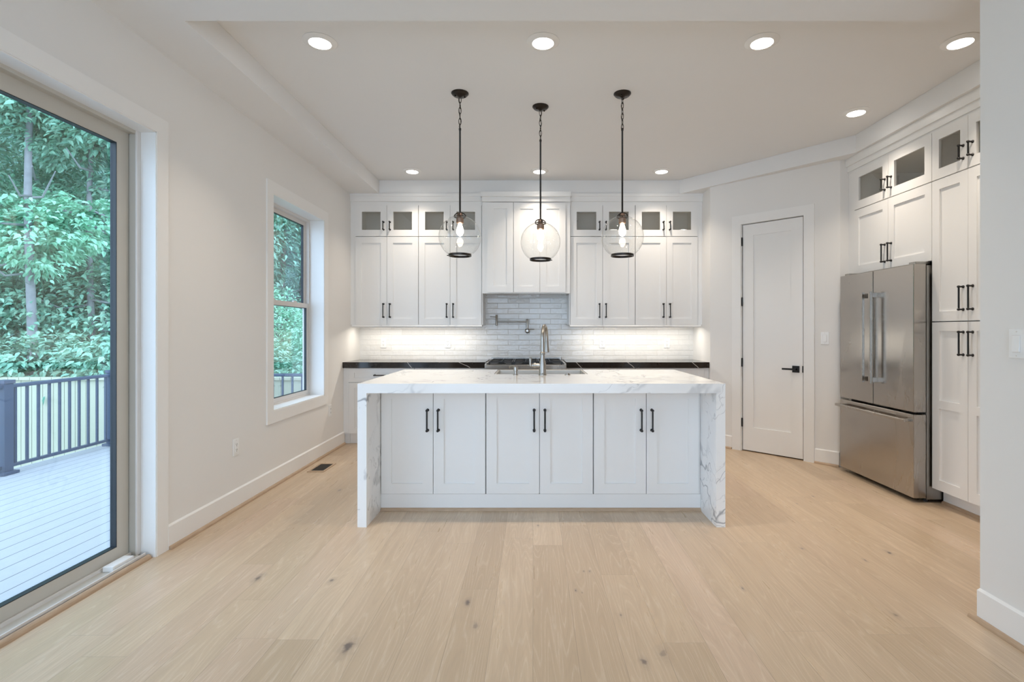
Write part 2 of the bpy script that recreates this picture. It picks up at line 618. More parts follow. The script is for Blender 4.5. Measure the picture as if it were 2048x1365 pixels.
s.box(-1.95, 1.8, YR - 0.1, YR, 2.7, H1)
S(s, 'wall_rear', M['wall'])

# angled pantry wall, its doorway and the small returns at either end
ANG = math.atan2(BY - AY, BX - AX)
TL_ = math.hypot(BX - AX, BY - AY)
pw = struct('wall_pantry', (AX, AY, 0), ANG)
s = MB()
D0, D1 = 0.3636, 0.9627
s.box(0, D0 - 0.012, 0, 0.11, 0, H1)
s.box(D1 + 0.012, TL_, 0, 0.11, 0, H1)
s.box(D0 - 0.012, D1 + 0.012, 0, 0.11, HEAD + 0.012, H1)
s.build('angled_wall', M['wall'], pw)
S(MB().box(AX, AX + 0.08, AY, YB, 0, H1), 'wall_nook', M['wall'])
S(MB().box(BX, 3.6, BY, BY + 0.08, 0, H1), 'wall_return', M['wall'])
S(MB().box(2.35, 2.4, 5.6, 6.3, 0, H1), 'wall_pantry_back', M['slot'])

# pantry door: slab, jamb, casing, hinges, lever
pd = struct('door_2', (AX, AY, 0), ANG)


def panel_mesh(w, h, th, stile, top, bot, recess, holes=None, glass=False, s=None, x=0.0, z=0.0, lip=0.0):
    """A shaker leaf: frame on the front (y=0), recessed flat panels, solid back at y=th."""
    s = s or MB()
    holes = holes or [(bot, h - top)]
    X0, X1, Z0, Z1 = x, x + w, z, z + h
    a, b = X0 + stile, X1 - stile
    q = s.quad

    def front(xa, xb, za, zb, y=0.0):
        q((xa, y, za), (xb, y, za), (xb, y, zb), (xa, y, zb))
    front(X0, a, Z0, Z1)
    front(b, X1, Z0, Z1)
    cuts = [Z0]
    for za, zb in holes:
        cuts += [Z0 + za, Z0 + zb]
    cuts.append(Z1)
    for i in range(0, len(cuts), 2):
        front(a, b, cuts[i], cuts[i + 1])
        if glass:
            q((b, th, cuts[i]), (a, th, cuts[i]), (a, th, cuts[i + 1]), (b, th, cuts[i + 1]))
    for za, zb in holes:
        za += Z0
        zb += Z0
        d = th if glass else recess
        q((a, 0, za), (a, d, za), (b, d, za), (b, 0, za))
        q((a, 0, zb), (b, 0, zb), (b, d, zb), (a, d, zb))
        q((a, 0, za), (a, 0, zb), (a, d, zb), (a, d, za))
        q((b, 0, za), (b, d, za), (b, d, zb), (b, 0, zb))
        if not glass:
            front(a, b, za, zb, recess)
    if glass:
        q((a, th, Z0), (X0, th, Z0), (X0, th, Z1), (a, th, Z1))
        q((X1, th, Z0), (b, th, Z0), (b, th, Z1), (X1, th, Z1))
    else:
        q((X1, th, Z0), (X0, th, Z0), (X0, th, Z1), (X1, th, Z1))
    q((X0, 0, Z0), (X0, th, Z0), (X1, th, Z0), (X1, 0, Z0))
    q((X0, 0, Z1), (X1, 0, Z1), (X1, th, Z1), (X0, th, Z1))
    q((X0, 0, Z0), (X0, 0, Z1), (X0, th, Z1), (X0, th, Z0))
    q((X1, 0, Z0), (X1, th, Z0), (X1, th, Z1), (X1, 0, Z1))
    bmesh.ops.remove_doubles(s.bm, verts=s.bm.verts, dist=1e-5)
    return s


sl = panel_mesh(D1 - D0 - 0.004, HEAD - 0.014, 0.035, 0.11, 0.12, 0.245, 0.012).build('door_slab', M['trim'], pd, loc=(D0 + 0.002, 0.006, 0.012))
for hz in (2.227, 1.587, 0.941, 0.301):
    MB().box(-0.0105, 0.0035, -0.007, 0.006, hz - 0.046, hz + 0.046).build('hinge', M['black'], pd, loc=(D0, 0, 0), bevel=0.002)
hb = MB()
hb.box(-0.033, 0.033, -0.012, 0.0, -0.033, 0.033)
hb.lathe([(0.011, -0.045), (0.011, -0.012)], axis='Y')
hb.box(-0.118, 0.012, -0.052, -0.042, -0.009, 0.009)
hb.build('lever_handle', M['black'], pd, loc=(0.897, 0.006, 0.896), bevel=0.0015)
MB().box(0.956, 0.964, -0.001, 0.02, 0.865, 0.93).build('latch_plate', M['black'], pd)
s = MB()
cw = 0.096
s.box(D0 - 0.012 - cw, D0 - 0.012, -0.016, 0.0, 0, HEAD + 0.102)
s.box(D1 + 0.010, D1 + 0.010 + cw, -0.016, 0.0, 0, HEAD + 0.102)
s.box(D0 - 0.012, D1 + 0.010, -0.016, 0.0, HEAD + 0.008, HEAD + 0.102)
s.build('door_casing', M['trim'], pd)
s = MB()
s.box(D0 - 0.012, D0 - 0.008, 0, 0.11, 0, HEAD + 0.01)
s.box(D1 + 0.008, D1 + 0.012, 0, 0.11, 0, HEAD + 0.01)
s.box(D0 - 0.012, D1 + 0.012, 0, 0.11, HEAD + 0.006, HEAD + 0.012)
s.build('door_jamb', M['trim'], pd)


def baseboard(name, x0, x1, loc, rot, shoe=True, sx0=None):
    o = struct(name, loc, rot)
    s = MB()
    s.prism([(x0, -0.014), (x1, -0.014), (x1, 0), (x0, 0)], 0, 0.134)
    s.quad((x0, -0.014, 0.134), (x1, -0.014, 0.134), (x1, 0, 0.142), (x0, 0, 0.142))
    s.quad((x0, 0, 0.134), (x0, -0.014, 0.134), (x0, 0, 0.142))
    s.quad((x1, -0.014, 0.134), (x1, 0, 0.134), (x1, 0, 0.142))
    s.build('board', M['trim'], o)
    if shoe:
        shoe_bar(x0 if sx0 is None else sx0, x1, -0.014, o)
    return o


def shoe_bar(x0, x1, y, parent, name='shoe_moulding', h=0.02):
    s = MB()
    prof = [(0, 0)] + [(-h * 0.85 * math.sin(a), h * math.cos(a)) for a in [PI / 2 * k / 6 for k in range(7)]][::-1]
    s.rings([[(xx, y + p[0], p[1]) for p in prof] for xx in (x0, x1)])
    return s.build(name, M['shoe'], parent)


baseboard('baseboard_left', 2.985, 5.77, (XL, 0, 0), PI / 2)
baseboard('baseboard_right', -YN, 1.5, (XN, 0, 0), -PI / 2, sx0=-YN - 0.03)
baseboard('baseboard_pantry', D1 + 0.108, TL_ - 0.005, (AX, AY, 0), ANG)
baseboard('baseboard_nook', 0.0, D0 - 0.11, (AX, AY, 0), ANG)

# ---------------------------------------------------------------- sliding glass door
sd = struct('door_1')
s = MB()
s.box(XL - 0.085, XL - 0.2, DOOR_Y1 - 0.027, DOOR_Y1, 0, HEAD)
s.box(XL - 0.085, XL - 0.2, DOOR_Y0, DOOR_Y0 + 0.027, 0, HEAD)
s.box(XL - 0.085, XL - 0.2, DOOR_Y0 + 0.027, DOOR_Y1 - 0.027, HEAD - 0.024, HEAD)
s.build('door_frame', M['vinyl'], sd, bevel=0.002)
MB().box(XL - 0.087, XL - 0.075, DOOR_Y1 - 0.035, DOOR_Y1 - 0.0005, 0.02, HEAD).build('frame_bead', M['white_vinyl'], sd, bevel=0.004)
s = MB()
s.box(XL - 0.2, XL - 0.03, DOOR_Y0, DOOR_Y1 - 0.03, 0.0, 0.022)
s.build('sill', M['vinyl'], sd)
s = MB()
s.box(XL - 0.036, XL - 0.03, DOOR_Y0, DOOR_Y1 - 0.03, 0.02, 0.036)
s.box(XL - 0.12, XL - 0.11, DOOR_Y0, DOOR_Y1 - 0.03, 0.02, 0.038)
s.build('track_ridge', M['white_vinyl'], sd)
MB().box(XL - 0.10, XL - 0.045, 2.66, 2.80, 0.022, 0.05).build('security_bar', M['plate'], sd, bevel=0.003)
shoe_bar(DOOR_Y0, DOOR_Y1 - 0.02, 0.024, struct('trim_3', (XL, 0, 0), PI / 2), h=0.024)


def sash(parent, name, xa, xb, y0, y1, z0, z1, sw, top, bot, mat):
    s = MB()
    s.box(xa, xb, y0, y0 + sw, z0, z1)
    s.box(xa, xb, y1 - sw, y1, z0, z1)
    s.box(xa, xb, y0 + sw, y1 - sw, z0, z0 + bot)
    s.box(xa, xb, y0 + sw, y1 - sw, z1 - top, z1)
    f = s.build(name, mat, parent)
    g = MB()
    t = 0.004
    a, b, c, d = y0 + sw, y1 - sw, z0 + bot, z1 - top
    for q in ((a, a + t, c, d), (b - t, b, c, d), (a + t, b - t, c, c + t), (a + t, b - t, d - t, d)):
        g.box(xb + 0.001, xa - 0.001, *q)
    g.build('gasket', M['gasket'], f)
    MB().box(xb + 0.008, xb + 0.013, a + t, b - t, c + t, d - t).build('glass_pane', M['glass'], f)
    return f


sash(sd, 'sliding_sash', XL - 0.123, XL - 0.158, 1.62, 2.86, 0.03, HEAD - 0.024, 0.079, 0.076, 0.072, M['vinyl'])
sash(sd, 'fixed_sash', XL - 0.162, XL - 0.197, 0.48, 1.72, 0.03, HEAD - 0.024, 0.079, 0.076, 0.072, M['vinyl'])


def casing(name, y0, y1, z0, z1, cw, full=True):
    o = struct(name)
    s = MB()
    t = 0.012
    s.box(XL, XL + t, y0 - cw, y0, z0 - (cw if full else 0), z1 + cw)
    s.box(XL, XL + t, y1, y1 + cw, z0 - (cw if full else 0), z1 + cw)
    s.box(XL, XL + t, y0, y1, z1, z1 + cw)
    if full:
        s.box(XL, XL + t, y0, y1, z0 - cw, z0)
    s.build('flat_casing', M['trim'], o)
    j = MB()
    d = 0.086 if not full else 0.135
    j.box(XL - d, XL + 0.008, y0 - 0.001, y0 + 0.006, z0, z1)
    j.box(XL - d, XL + 0.008, y1 - 0.006, y1 + 0.001, z0, z1)
    j.box(XL - d, XL + 0.008, y0, y1, z1 - 0.006, z1 + 0.001)
    if full:
        j.box(XL - d, XL + 0.008, y0, y1, z0 - 0.001, z0 + 0.008)
    j.build('jamb_liner', M['trim'], o)
    return o


casing('trim_1', DOOR_Y0, DOOR_Y1, 0.0, HEAD, 0.09, full=False)
casing('trim_2', WIN_Y0, WIN_Y1, WIN_Z0, HEAD, 0.097)

# ---------------------------------------------------------------- double-hung window
wd = struct('window_1')
s = MB()
xa, xb = XL - 0.135, XL - 0.2
y0, y1, z0, z1 = WIN_Y0 + 0.006, WIN_Y1 - 0.006, WIN_Z0 + 0.008, HEAD - 0.006
s.box(xb, xa, y0, y0 + 0.022, z0, z1)
s.box(xb, xa, y1 - 0.022, y1, z0, z1)
s.box(xb, xa, y0 + 0.022, y1 - 0.022, z1 - 0.022, z1)
s.box(xb, xa, y0 + 0.022, y1 - 0.022, z0, z0 + 0.016)
s.build('window_frame', M['white_vinyl'], wd)
up = sash(wd, 'upper_sash', XL - 0.172, XL - 0.197, y0 + 0.02, y1 - 0.02, 1.505, z1 - 0.018, 0.042, 0.042, 0.04, M['white_vinyl'])
lo = sash(wd, 'lower_sash', XL - 0.142, XL - 0.167, y0 + 0.02, y1 - 0.02, z0 + 0.012, 1.552, 0.04, 0.045, 0.042, M['white_vinyl'])
for yy in (WIN_Y0 + 0.3, WIN_Y1 - 0.3):
    MB().box(XL - 0.165, XL - 0.145, yy - 0.03, yy + 0.03, 1.552, 1.567).build('sash_lock', M['white_vinyl'], lo, bevel=0.003)

# ---------------------------------------------------------------- handles and cabinets
_hm = {}


def handle_mesh(L):
    if L in _hm:
        return _hm[L]
    s = MB()
    h = L / 2
    s.path([(0, -0.032, -h), (0, -0.032, h)], 0.0058, 10)
    for e in (-h + 0.006, h - 0.006):
        s.lathe([(0.0105, 0.0), (0.0105, -0.003), (0.0062, -0.008), (0.0062, -0.025), (0.0088, -0.029), (0.0088, -0.037), (0.0055, -0.041)], (0, 0, e), 'Y', 14)
    o = s.build('handle', M['black'], smooth=True)
    me = o.data
    bpy.data.objects.remove(o)
    _hm[L] = me
    return me


def door_part(parent, x, z, w, h, stile=0.07, rail=0.07, bot=None, glass=False, handle=None, holes=None, mat='cab', name='door', hz=False):
    d = panel_mesh(w, h, 0.02, stile, rail, bot or rail, 0.010, holes=holes, glass=glass).build(name, M[mat], parent, loc=(x, 0, z))
    if glass:
        MB().box(stile - 0.004, w - stile + 0.004, 0.0105, 0.0145, (bot or rail) - 0.004, h - rail + 0.004).build('glass_pane', M['cab_glass'], d)
    if handle:
        hx, hzz, L = handle
        o = link('handle', handle_mesh(L), d, loc=(hx, 0, hzz))
        if hz:
            o.rotation_euler = (0, PI / 2, 0)
    return d


def body_box(W, H, D, parent, hollow=False, x0=0.0, z0=0.0):
    s = MB()
    t = 0.018
    if not hollow:
        s.box(x0, x0 + W, 0.0215, D, z0, z0 + H)
        return s.build('body', M['cab'], parent)
    s.box(x0, x0 + t, 0.0215, D, z0, z0 + H)
    s.box(x0 + W - t, x0 + W, 0.0215, D, z0, z0 + H)
    s.box(x0 + t, x0 + W - t, 0.0215, D, z0, z0 + t)
    s.box(x0 + t, x0 + W - t, 0.0215, D, z0 + H - t, z0 + H)
    s.box(x0 + t, x0 + W - t, D - t, D, z0 + t, z0 + H - t)
    b = s.build('body', M['cab_in'], parent)
    f = MB()
    f.box(x0, x0 + 0.03, 0.0212, 0.04, z0, z0 + H)
    f.box(x0 + W - 0.03, x0 + W, 0.0212, 0.04, z0, z0 + H)
    f.box(x0 + 0.03, x0 + W - 0.03, 0.0212, 0.04, z0, z0 + 0.03)
    f.box(x0 + 0.03, x0 + W - 0.03, 0.0212, 0.04, z0 + H - 0.03, z0 + H)
    f.build('face_frame', M['cab'], parent)
    return b


def two_door(name, label, group, loc, W, H, D, rot=0.0, glass=False, hz=0.3, hl=0.165, split=None, stile=0.07, holes=None, cat='cabinet', rail=0.071):
    r = thing(name, label, cat, loc, rot, group)
    body_box(W, H, D, r, hollow=glass)
    g = 0.0018
    sp = W / 2 if split is None else split
    door_part(r, g, g, sp - 2 * g, H - 2 * g, stile, rail, glass=glass, holes=holes, handle=(sp - 2 * g - 0.036, hz, hl))
    door_part(r, sp + g, g, W - sp - 2 * g, H - 2 * g, stile, rail, glass=glass, holes=holes, handle=(0.036, hz, hl))
    return r


# upper cabinets on the back wall
YU = 5.99
UB, UM, UT = 1.347, 2.381, 2.747
pos = [(-2.077, -1.342, 'against the window wall', 'leftmost'), (-1.338, -0.603, 'left of the range hood', 'left'),
       (0.436, 1.194, 'right of the range hood', 'right'), (1.198, 1.925, 'beside the pantry wall', 'rightmost')]
for xa, xb, wh, _ in pos:
    two_door('upper_cabinet', 'tall white shaker two-door wall cabinet with black pulls, ' + wh, 'two-door wall cabinets over the black counter',
             (xa, YU, UB), xb - xa, UM - UB - 0.002, YB - YU - 0.002, hz=0.165)
    two_door('glass_cabinet', 'small white glass-door wall cabinet at soffit height, ' + wh, 'glass-door cabinets along the back soffit',
             (xa, YU, UM + 0.002), xb - xa, UT - UM - 0.002, YB - YU - 0.002, glass=True, hz=0.12, hl=0.1, stile=0.073, rail=0.074)
s = MB()
for xa, xb in ((XL, -2.079), (-0.601, -0.587), (0.434 - 0.012, 0.434), (1.927, AX)):
    s.box(xa, xb, YU + 0.012, YB, UB, UT + 0.05)
S(s, 'trim_4', M['cab'])
for nm, xa, xb in (('trim_5', XL, -0.587), ('trim_6', 0.424, AX)):
    s = MB()
    s.box(xa, xb, YU + 0.008, YB, UT, H1)
    s.box(xa, xb, YU - 0.012, YU + 0.01, UT + 0.044, H1 - 0.001)
    s.box(xa, xb, YU - 0.02, YU + 0.01, UT + 0.1, H1 - 0.001)
    S(s, nm, M['cab'])
for xa, xb, wh in ((-2.12, -0.598, 'left'), (0.430, 1.965, 'right')):
    r = thing('light_rail', 'white light rail moulding under the cabinets %s of the range hood' % wh, 'moulding', (xa, YU, UB - 0.03), group='light rails under the wall cabinets')
    s = MB()
    s.box(0, xb - xa, 0.0, 0.018, 0, 0.0295)
    s.path([(0.0, -0.004, 0.012), (xb - xa, -0.004, 0.012)], 0.0085, 10)
    s.build('rail', M['cab'], r)
    u = thing('under_cabinet_light', 'slim lit strip under the wall cabinets %s of the range hood' % wh, 'light', (xa, YU, UB), group='strips under the wall cabinets')
    s = MB()
    s.box(0.08, xb - xa - 0.08, 0.06, 0.09, -0.012, -0.001)
    s.build('housing', M['plate'], u)
    s = MB()
    s.box(0.09, xb - xa - 0.09, 0.066, 0.084, -0.015, -0.0122)
    s.build('diffuser', M['led'], u)
    ld = bpy.data.lights.new('under_cabinet_lamp', 'AREA')
    ld.shape = 'RECTANGLE'
    ld.size = xb - xa - 0.2
    ld.size_y = 0.02
    ld.energy = UNDER_W * (xb - xa)
    ld.color = (1.0, 0.93, 0.83)
    lo_ = bpy.data.objects.new('under_cabinet_lamp', ld)
    COL.objects.link(lo_)
    lo_.parent = u
    lo_.location = ((xb - xa) / 2, 0.075, -0.018)

# range hood cover
HX0, HX1, HY = -0.586, 0.432, 5.93
r = thing('range_hood', 'white shaker cabinet style range hood with stepped crown, over the gas range', 'range hood', (HX0, HY, 1.711))
W = HX1 - HX0
s = MB()
s.box(0, W, 0.0215, 0.035, 0, 1.06)
s.box(0, 0.02, 0.035, YB - HY - 0.015, 0, 1.06)
s.box(W - 0.02, W, 0.035, YB - HY - 0.015, 0, 1.06)
s.box(0.02, W - 0.02, 0.035, YB - HY - 0.015, 0.05, 0.07)
s.box(0.02, W - 0.02, 0.035, YB - HY - 0.015, 0.07, 1.06)
s.build('body', M['cab'], r)
for px0, px1 in ((974.8, 1026.4), (1027.6, 1079.2), (1080.2, 1131)):
    xa, xb = (px0 - 1066) / 1024 * HY - HX0, (px1 - 1066) / 1024 * HY - HX0
    d = panel_mesh(xb - xa, 1.042, 0.02, 0.073, 0.072, 0.072, 0.010).build('front_panel', M['cab'], r, loc=(xa, 0, 0.012))
s = MB()
s.box(-0.002, W - 0.002, -0.016, 0.03, 1.06, 1.115)
s.box(-0.014, W + 0.008, -0.046, 0.03, 1.115, 1.168)
s.build('crown', M['cab'], r)
s = MB()
s.box(0.1, W - 0.1, 0.06, 0.34, 0.03, 0.05)
s.build('insert', M['steel_dark'], r)
s = MB()
for k in range(3):
    xx = 0.12 + k * (W - 0.24) / 3
    s.box(xx, xx + (W - 0.24) / 3 - 0.02, 0.08, 0.32, 0.022, 0.031)
s.build('baffle_filter', M['slot'], r)

# tile backsplash
s = MB()
s.box(XL, AX, YB - 0.011, YB, 0.92, 1.35)
s.box(-0.6, 0.446, YB - 0.011, YB, 1.35, 1.76)
S(s, 'wall_backsplash', M['tile'])

# base cabinets and black worktops
CT = 0.924
YC = 5.765
base = [(-2.075, -1.337, 'against the window wall'), (-1.333, -0.54, 'left of the range'), (0.375, 1.150, 'right of the range'), (1.154, 1.93, 'beside the pantry wall')]
for xa, xb, wh in base:
    W = xb - xa
    r = thing('base_cabinet', 'white shaker base cabinet with drawer under the black counter, ' + wh, 'cabinet', (xa, YC, 0), 0, 'base cabinets under the black counter')
    body_box(W, CT - 0.066 - 0.115, YB - YC - 0.002, r, z0=0.115)
    s = MB()
    s.box(0, W, 0.05, YB - YC - 0.01, 0.0, 0.1148)
    s.build('toe_kick', M['cab'], r)
    door_part(r, 0.002, 0.697, W - 0.004, 0.158, 0.06, 0.05, handle=(W / 2, 0.08, 0.165), name='drawer', hz=True)
    door_part(r, 0.002, 0.12, W / 2 - 0.003, 0.572, 0.062, 0.06, handle=(W / 2 - 0.04, 0.46, 0.165))
    door_part(r, W / 2 + 0.001, 0.12, W / 2 - 0.003, 0.572, 0.062, 0.06, handle=(0.036, 0.46, 0.165))
s = MB()
s.box(XL, -2.077, YC + 0.01, YC + 0.03, 0.115, CT - 0.066)
s.box(XL, -2.077, YC + 0.05, YC + 0.07, 0.0, 0.115)
s.box(1.932, AX, YC + 0.01, YC + 0.03, 0.0, CT - 0.066)
S(s, 'trim_7', M['cab'])
for xa, xb, wh in ((XL + 0.001, -0.536, 'left'), (0.372, AX - 0.001, 'right')):
    o = MB().box(xa, xb, 5.74, YB - 0.0115, CT - 0.065, CT).build('worktop', M['dark_stone'], bevel=0.002)
    tag(o, 'glossy black veined stone worktop %s of the gas range' % wh, 'worktop', 'black worktops on the back wall')

# gas range
r = thing('gas_range', 'stainless gas range with black cast iron grates between the black worktops', 'range', (-0.53, 5.60, 0))
W = 0.896
MB().box(0, W, 0.03, 0.725, 0.08, 0.895).build('body', M['steel_dark'], r)
MB().box(0, W, -0.0, 0.03, 0.765, 0.905).build('control_panel', M['steel'], r, bevel=0.006)
d = MB().box(0.01, W - 0.01, 0.0, 0.03, 0.2, 0.755).build('oven_door', M['steel'], r, bevel=0.004)
s = MB()
s.path([(0.06, -0.05, 0.71), (W - 0.06, -0.05, 0.71)], 0.012, 12)
for xx in (0.1, W - 0.1):
    s.path([(xx, -0.05, 0.71), (xx, 0.0, 0.71)], 0.008, 10)
s.build('handle', M['steel'], d, smooth=True)
for k in range(6):
    MB().lathe([(0.024, 0.0), (0.022, -0.03), (0.018, -0.034)], (0.1 + k * 0.139, 0.0, 0.805), 'Y', 20).build('knob', M['steel'], r, smooth=True)
s = MB()
s.box(0.03, W - 0.03, 0.045, 0.66, 0.895, 0.903)
s.build('cooktop', M['iron'], r)
for xx in (0, W - 0.025):
    MB().box(xx, xx + 0.025, 0.03, 0.66, 0.895, 0.918).build('side_trim', M['steel'], r, bevel=0.003)
MB().box(0.02, W - 0.02, 0.665, 0.715, 0.895, 0.953).build('back_guard', M['steel'], r, bevel=0.003)
for gi in range(3):
    gx0 = 0.04 + gi * 0.273
    gx1 = gx0 + 0.268
    s = MB()
    zt, zb = 0.938, 0.926
    bw = 0.012
    for yy in (0.06, 0.345, 0.64):
        s.box(gx0, gx1, yy - bw / 2, yy + bw / 2, zb, zt)
    for xx in (gx0 + bw / 2, gx1 - bw / 2):
        s.box(xx - bw / 2, xx + bw / 2, 0.06, 0.64, zb, zt)
    cx = (gx0 + gx1) / 2
    for yc in (0.20, 0.50):
        for a in range(8):
            an = PI / 4 * a
            ex = 0.125 if a % 2 == 0 else 0.15
            p = (cx + 0.045 * math.cos(an), yc + 0.045 * math.sin(an), zt - 0.005)
            q = (cx + ex * math.cos(an), yc + min(0.138, ex) * math.sin(an), zt - 0.005)
            s.path([p, q], 0.0055, 6)
    for xx in (gx0 + 0.008, gx1 - 0.008):
        for yy in (0.07, 0.63):
            s.box(xx - 0.008, xx + 0.008, yy - 0.008, yy + 0.008, 0.903, zb + 0.002)
    s.build('grate', M['iron'], r)
    for yc in (0.20, 0.50):
        s = MB()
        s.lathe([(0.05, 0.903), (0.05, 0.91), (0.036, 0.912), (0.036, 0.922), (0.03, 0.925)], (cx, yc, 0), seg=24)
        s.build('burner', M['iron'], r, smooth=True)

# pot filler on the tiles
r = thing('pot_filler', 'brushed nickel folding pot filler on the white tile behind the range', 'faucet', ((1054.7 - 1066) / 161.4, YB - 0.011, 1.28))
s = MB()
s.lathe([(0.031, 0.0), (0.031, -0.008), (0.024, -0.014), (0.014, -0.02), (0.014, -0.075), (0.022, -0.08), (0.024, -0.095), (0.014, -0.108)], (0, 0, -0.003), 'Y', 24)
s.lathe([(0.012, 0.0), (0.0145, 0.02), (0.0145, 0.125), (0.01, 0.132)], (0, -0.055, 0.01), seg=16)
s.build('wall_valve', M['nickel'], r, smooth=True)
s = MB()
s.path([(0.0, -0.055, 0.105), (-0.37, -0.06, 0.105)], 0.0075, 12)
s.path([(-0.01, -0.055, 0.113), (-0.36, -0.075, 0.113)], 0.006, 12)
s.build('swing_arm', M['nickel'], r, smooth=True)
s = MB()
s.lathe([(0.008, 0.06), (0.0125, 0.065), (0.0125, 0.185), (0.009, 0.19)], (-0.378, -0.062, 0), seg=16)
s.path([(-0.378, -0.062, 0.165), (-0.43, -0.062, 0.168), (-0.455, -0.062, 0.17)], [0.006, 0.005, 0.0065], 10)
s.build('outer_joint', M['nickel'], r, smooth=True)
s = MB()
s.path([(0.0, -0.09, -0.003), (0.045, -0.095, 0.016), (0.085, -0.1, 0.014)], [0.006, 0.005, 0.006], 10)
s.build('lever', M['nickel'], r, smooth=True)

# ---------------------------------------------------------------- island
IX0, IX1, IY0, IY1, IT = -1.141, 1.250, 3.327, 4.535, 0.934
SX0, SX1, SY = -0.310, 0.436, 4.065
ith, leg = 0.062, 0.059
r = thing('island_countertop', 'white waterfall island countertop of grey veined quartz', 'countertop', (0, 0, 0))
s = MB()
s.box(IX0, IX1, IY0, SY, IT - ith, IT)
s.box(IX0, SX0, SY, IY1, IT - ith, IT)
s.box(SX1, IX1, SY, IY1, IT - ith, IT)
s.build('slab', M['quartz'], r)
for xa in (IX0, IX1 - leg):
    MB().box(xa, xa + leg, IY0, IY1, 0.0, IT - ith).build('waterfall_leg', M['quartz'], r)
YI = 3.633
isl = [(-1.080, -0.3375, 'left'), (-0.3335, 0.4265, 'middle'), (0.4305, 1.178, 'right')]
for xa, xb, wh in isl:
    W = xb - xa
    t = thing('island_cabinet', 'white two-door shaker cabinet with black pulls, %s of three under the island countertop' % wh, 'cabinet', (xa, YI, 0.118), 0, 'cabinets under the island countertop')
    body_box(W, 0.53, 0.83, t)
    f = MB()
    f.box(0, W, 0.0215, 0.40, 0.53, IT - ith - 0.119)
    f.build('top_frame', M['cab'], t)
    g = 0.0022
    hh = 0.748
    door_part(t, g, 0.002, W / 2 - 2 * g, hh, 0.074, 0.074, handle=(W / 2 - 2 * g - 0.036, 0.524, 0.155))
    door_part(t, W / 2 + g, 0.002, W / 2 - 2 * g, hh, 0.074, 0.074, handle=(0.036, 0.524, 0.155))
k = thing('island_plinth', 'white baseboard plinth with oak shoe moulding under the island cabinets', 'plinth', (0, YI + 0.006, 0))
MB().box(IX0 + leg + 0.001, IX1 - leg - 0.001, 0.0, 0.86, 0.0, 0.117).build('board', M['cab'], k)
shoe_bar(IX0 + leg + 0.001, IX1 - leg - 0.001, 0.0, k)
s = MB()
s.box(1.180, IX1 - leg - 0.001, YI + 0.012, YI + 0.03, 0.118, IT - ith - 0.001)
S(s, 'trim_8', M['cab'])

sk = thing('sink', 'stainless apron sink set into the back of the white island countertop', 'sink', (0, 0, 0))
s = MB()
a, b, c, d = SX0 + 0.001, SX1 - 0.001, SY + 0.001, IY1 + 0.012
t = 0.016
zt, zb = IT - 0.002, 0.70
s.box(a, a + t, c, d, zb, zt)
s.box(b - t, b, c, d, zb, zt)
s.box(a + t, b - t, c, c + t, zb, zt - 0.004)
s.box(a + t, b - t, d - t, d, zb, zt)
s.box(a + t, b - t, c + t, d - t, zb, zb + t)
s.build('basin', M['sink'], sk, bevel=0.003)
MB().lathe([(0.045, zb + t), (0.045, zb + t + 0.003), (0.02, zb + t + 0.001)], ((a + b) / 2, 4.3, 0)).build('drain', M['nickel'], sk, smooth=True)

fx, fy = 0.074, 3.985
r = thing('kitchen_faucet', 'tall brushed nickel gooseneck faucet with pull-down head at the island sink', 'faucet', (fx, fy, IT))
s = MB()
s.lathe([(0.031, 0.0), (0.031, 0.006), (0.027, 0.012), (0.026, 0.02), (0.0275, 0.05), (0.0255, 0.085), (0.019, 0.12), (0.0165, 0.15), (0.0165, 0.158), (0.0215, 0.162), (0.0215, 0.172), (0.0155, 0.18)], seg=28)
s.build('column', M['nickel'], r, smooth=True)
s = MB()
pts = [(0, 0, 0.17), (0, 0, 0.285)]
R = 0.097
dx, dy = 0.19, 0.98
for kk in range(1, 15):
    an = PI * kk / 15
    q = R * (1 - math.cos(an))
    pts.append((q * dx, q * dy, 0.285 + R * math.sin(an)))
pts.append((2 * R * dx, 2 * R * dy, 0.285))
pts.append((2 * R * dx, 2 * R * dy, 0.262))
s.path(pts, 0.0142, 16)
s.build('gooseneck', M['nickel'], r, smooth=True)
s = MB()
s.lathe([(0.0145, 0.262), (0.0165, 0.255), (0.018, 0.215), (0.0225, 0.18), (0.0225, 0.17), (0.018, 0.168)], (2 * R * dx, 2 * R * dy, 0), seg=20)
s.build('spray_head', M['nickel'], r, smooth=True)
s = MB()
s.lathe([(0.016, -0.02), (0.016, -0.05), (0.020, -0.052), (0.020, -0.066), (0.017, -0.068), (0.013, -0.083), (0.008, -0.088)], (0, 0, 0.074), 'X', 18)
s.path([(-0.094, 0, 0.066), (-0.094, 0, 0.075), (-0.095, 0, 0.1), (-0.094, 0, 0.125), (-0.093, 0, 0.136)], [0.009, 0.0105, 0.008, 0.0105, 0.006], 12)
s.build('lever_handle', M['nickel'], r, smooth=True)
r = thing('soap_dispenser', 'small brushed nickel soap dispenser left of the island faucet', 'soap dispenser', (-0.135, fy, IT))
s = MB()
s.lathe([(0.02, 0.0), (0.02, 0.004), (0.012, 0.008), (0.011, 0.028), (0.0165, 0.03), (0.0175, 0.06), (0.015, 0.066)], seg=20)
s.build('pump', M['nickel'], r, smooth=True)
s = MB()
s.path([(0, 0, 0.06), (-0.03, 0.03, 0.067), (-0.048, 0.06, 0.06), (-0.052, 0.07, 0.05)], [0.0065, 0.006, 0.0055, 0.005], 10)
s.build('nozzle', M['nickel'], r, smooth=True)
s = MB()
s.lathe([(0.023, 0.0), (0.023, 0.004), (0.015, 0.006), (0.014, 0.011), (0.011, 0.012)], seg=22)
o = s.build('air_switch', M['nickel'], loc=(0.268, fy, IT), smooth=True)
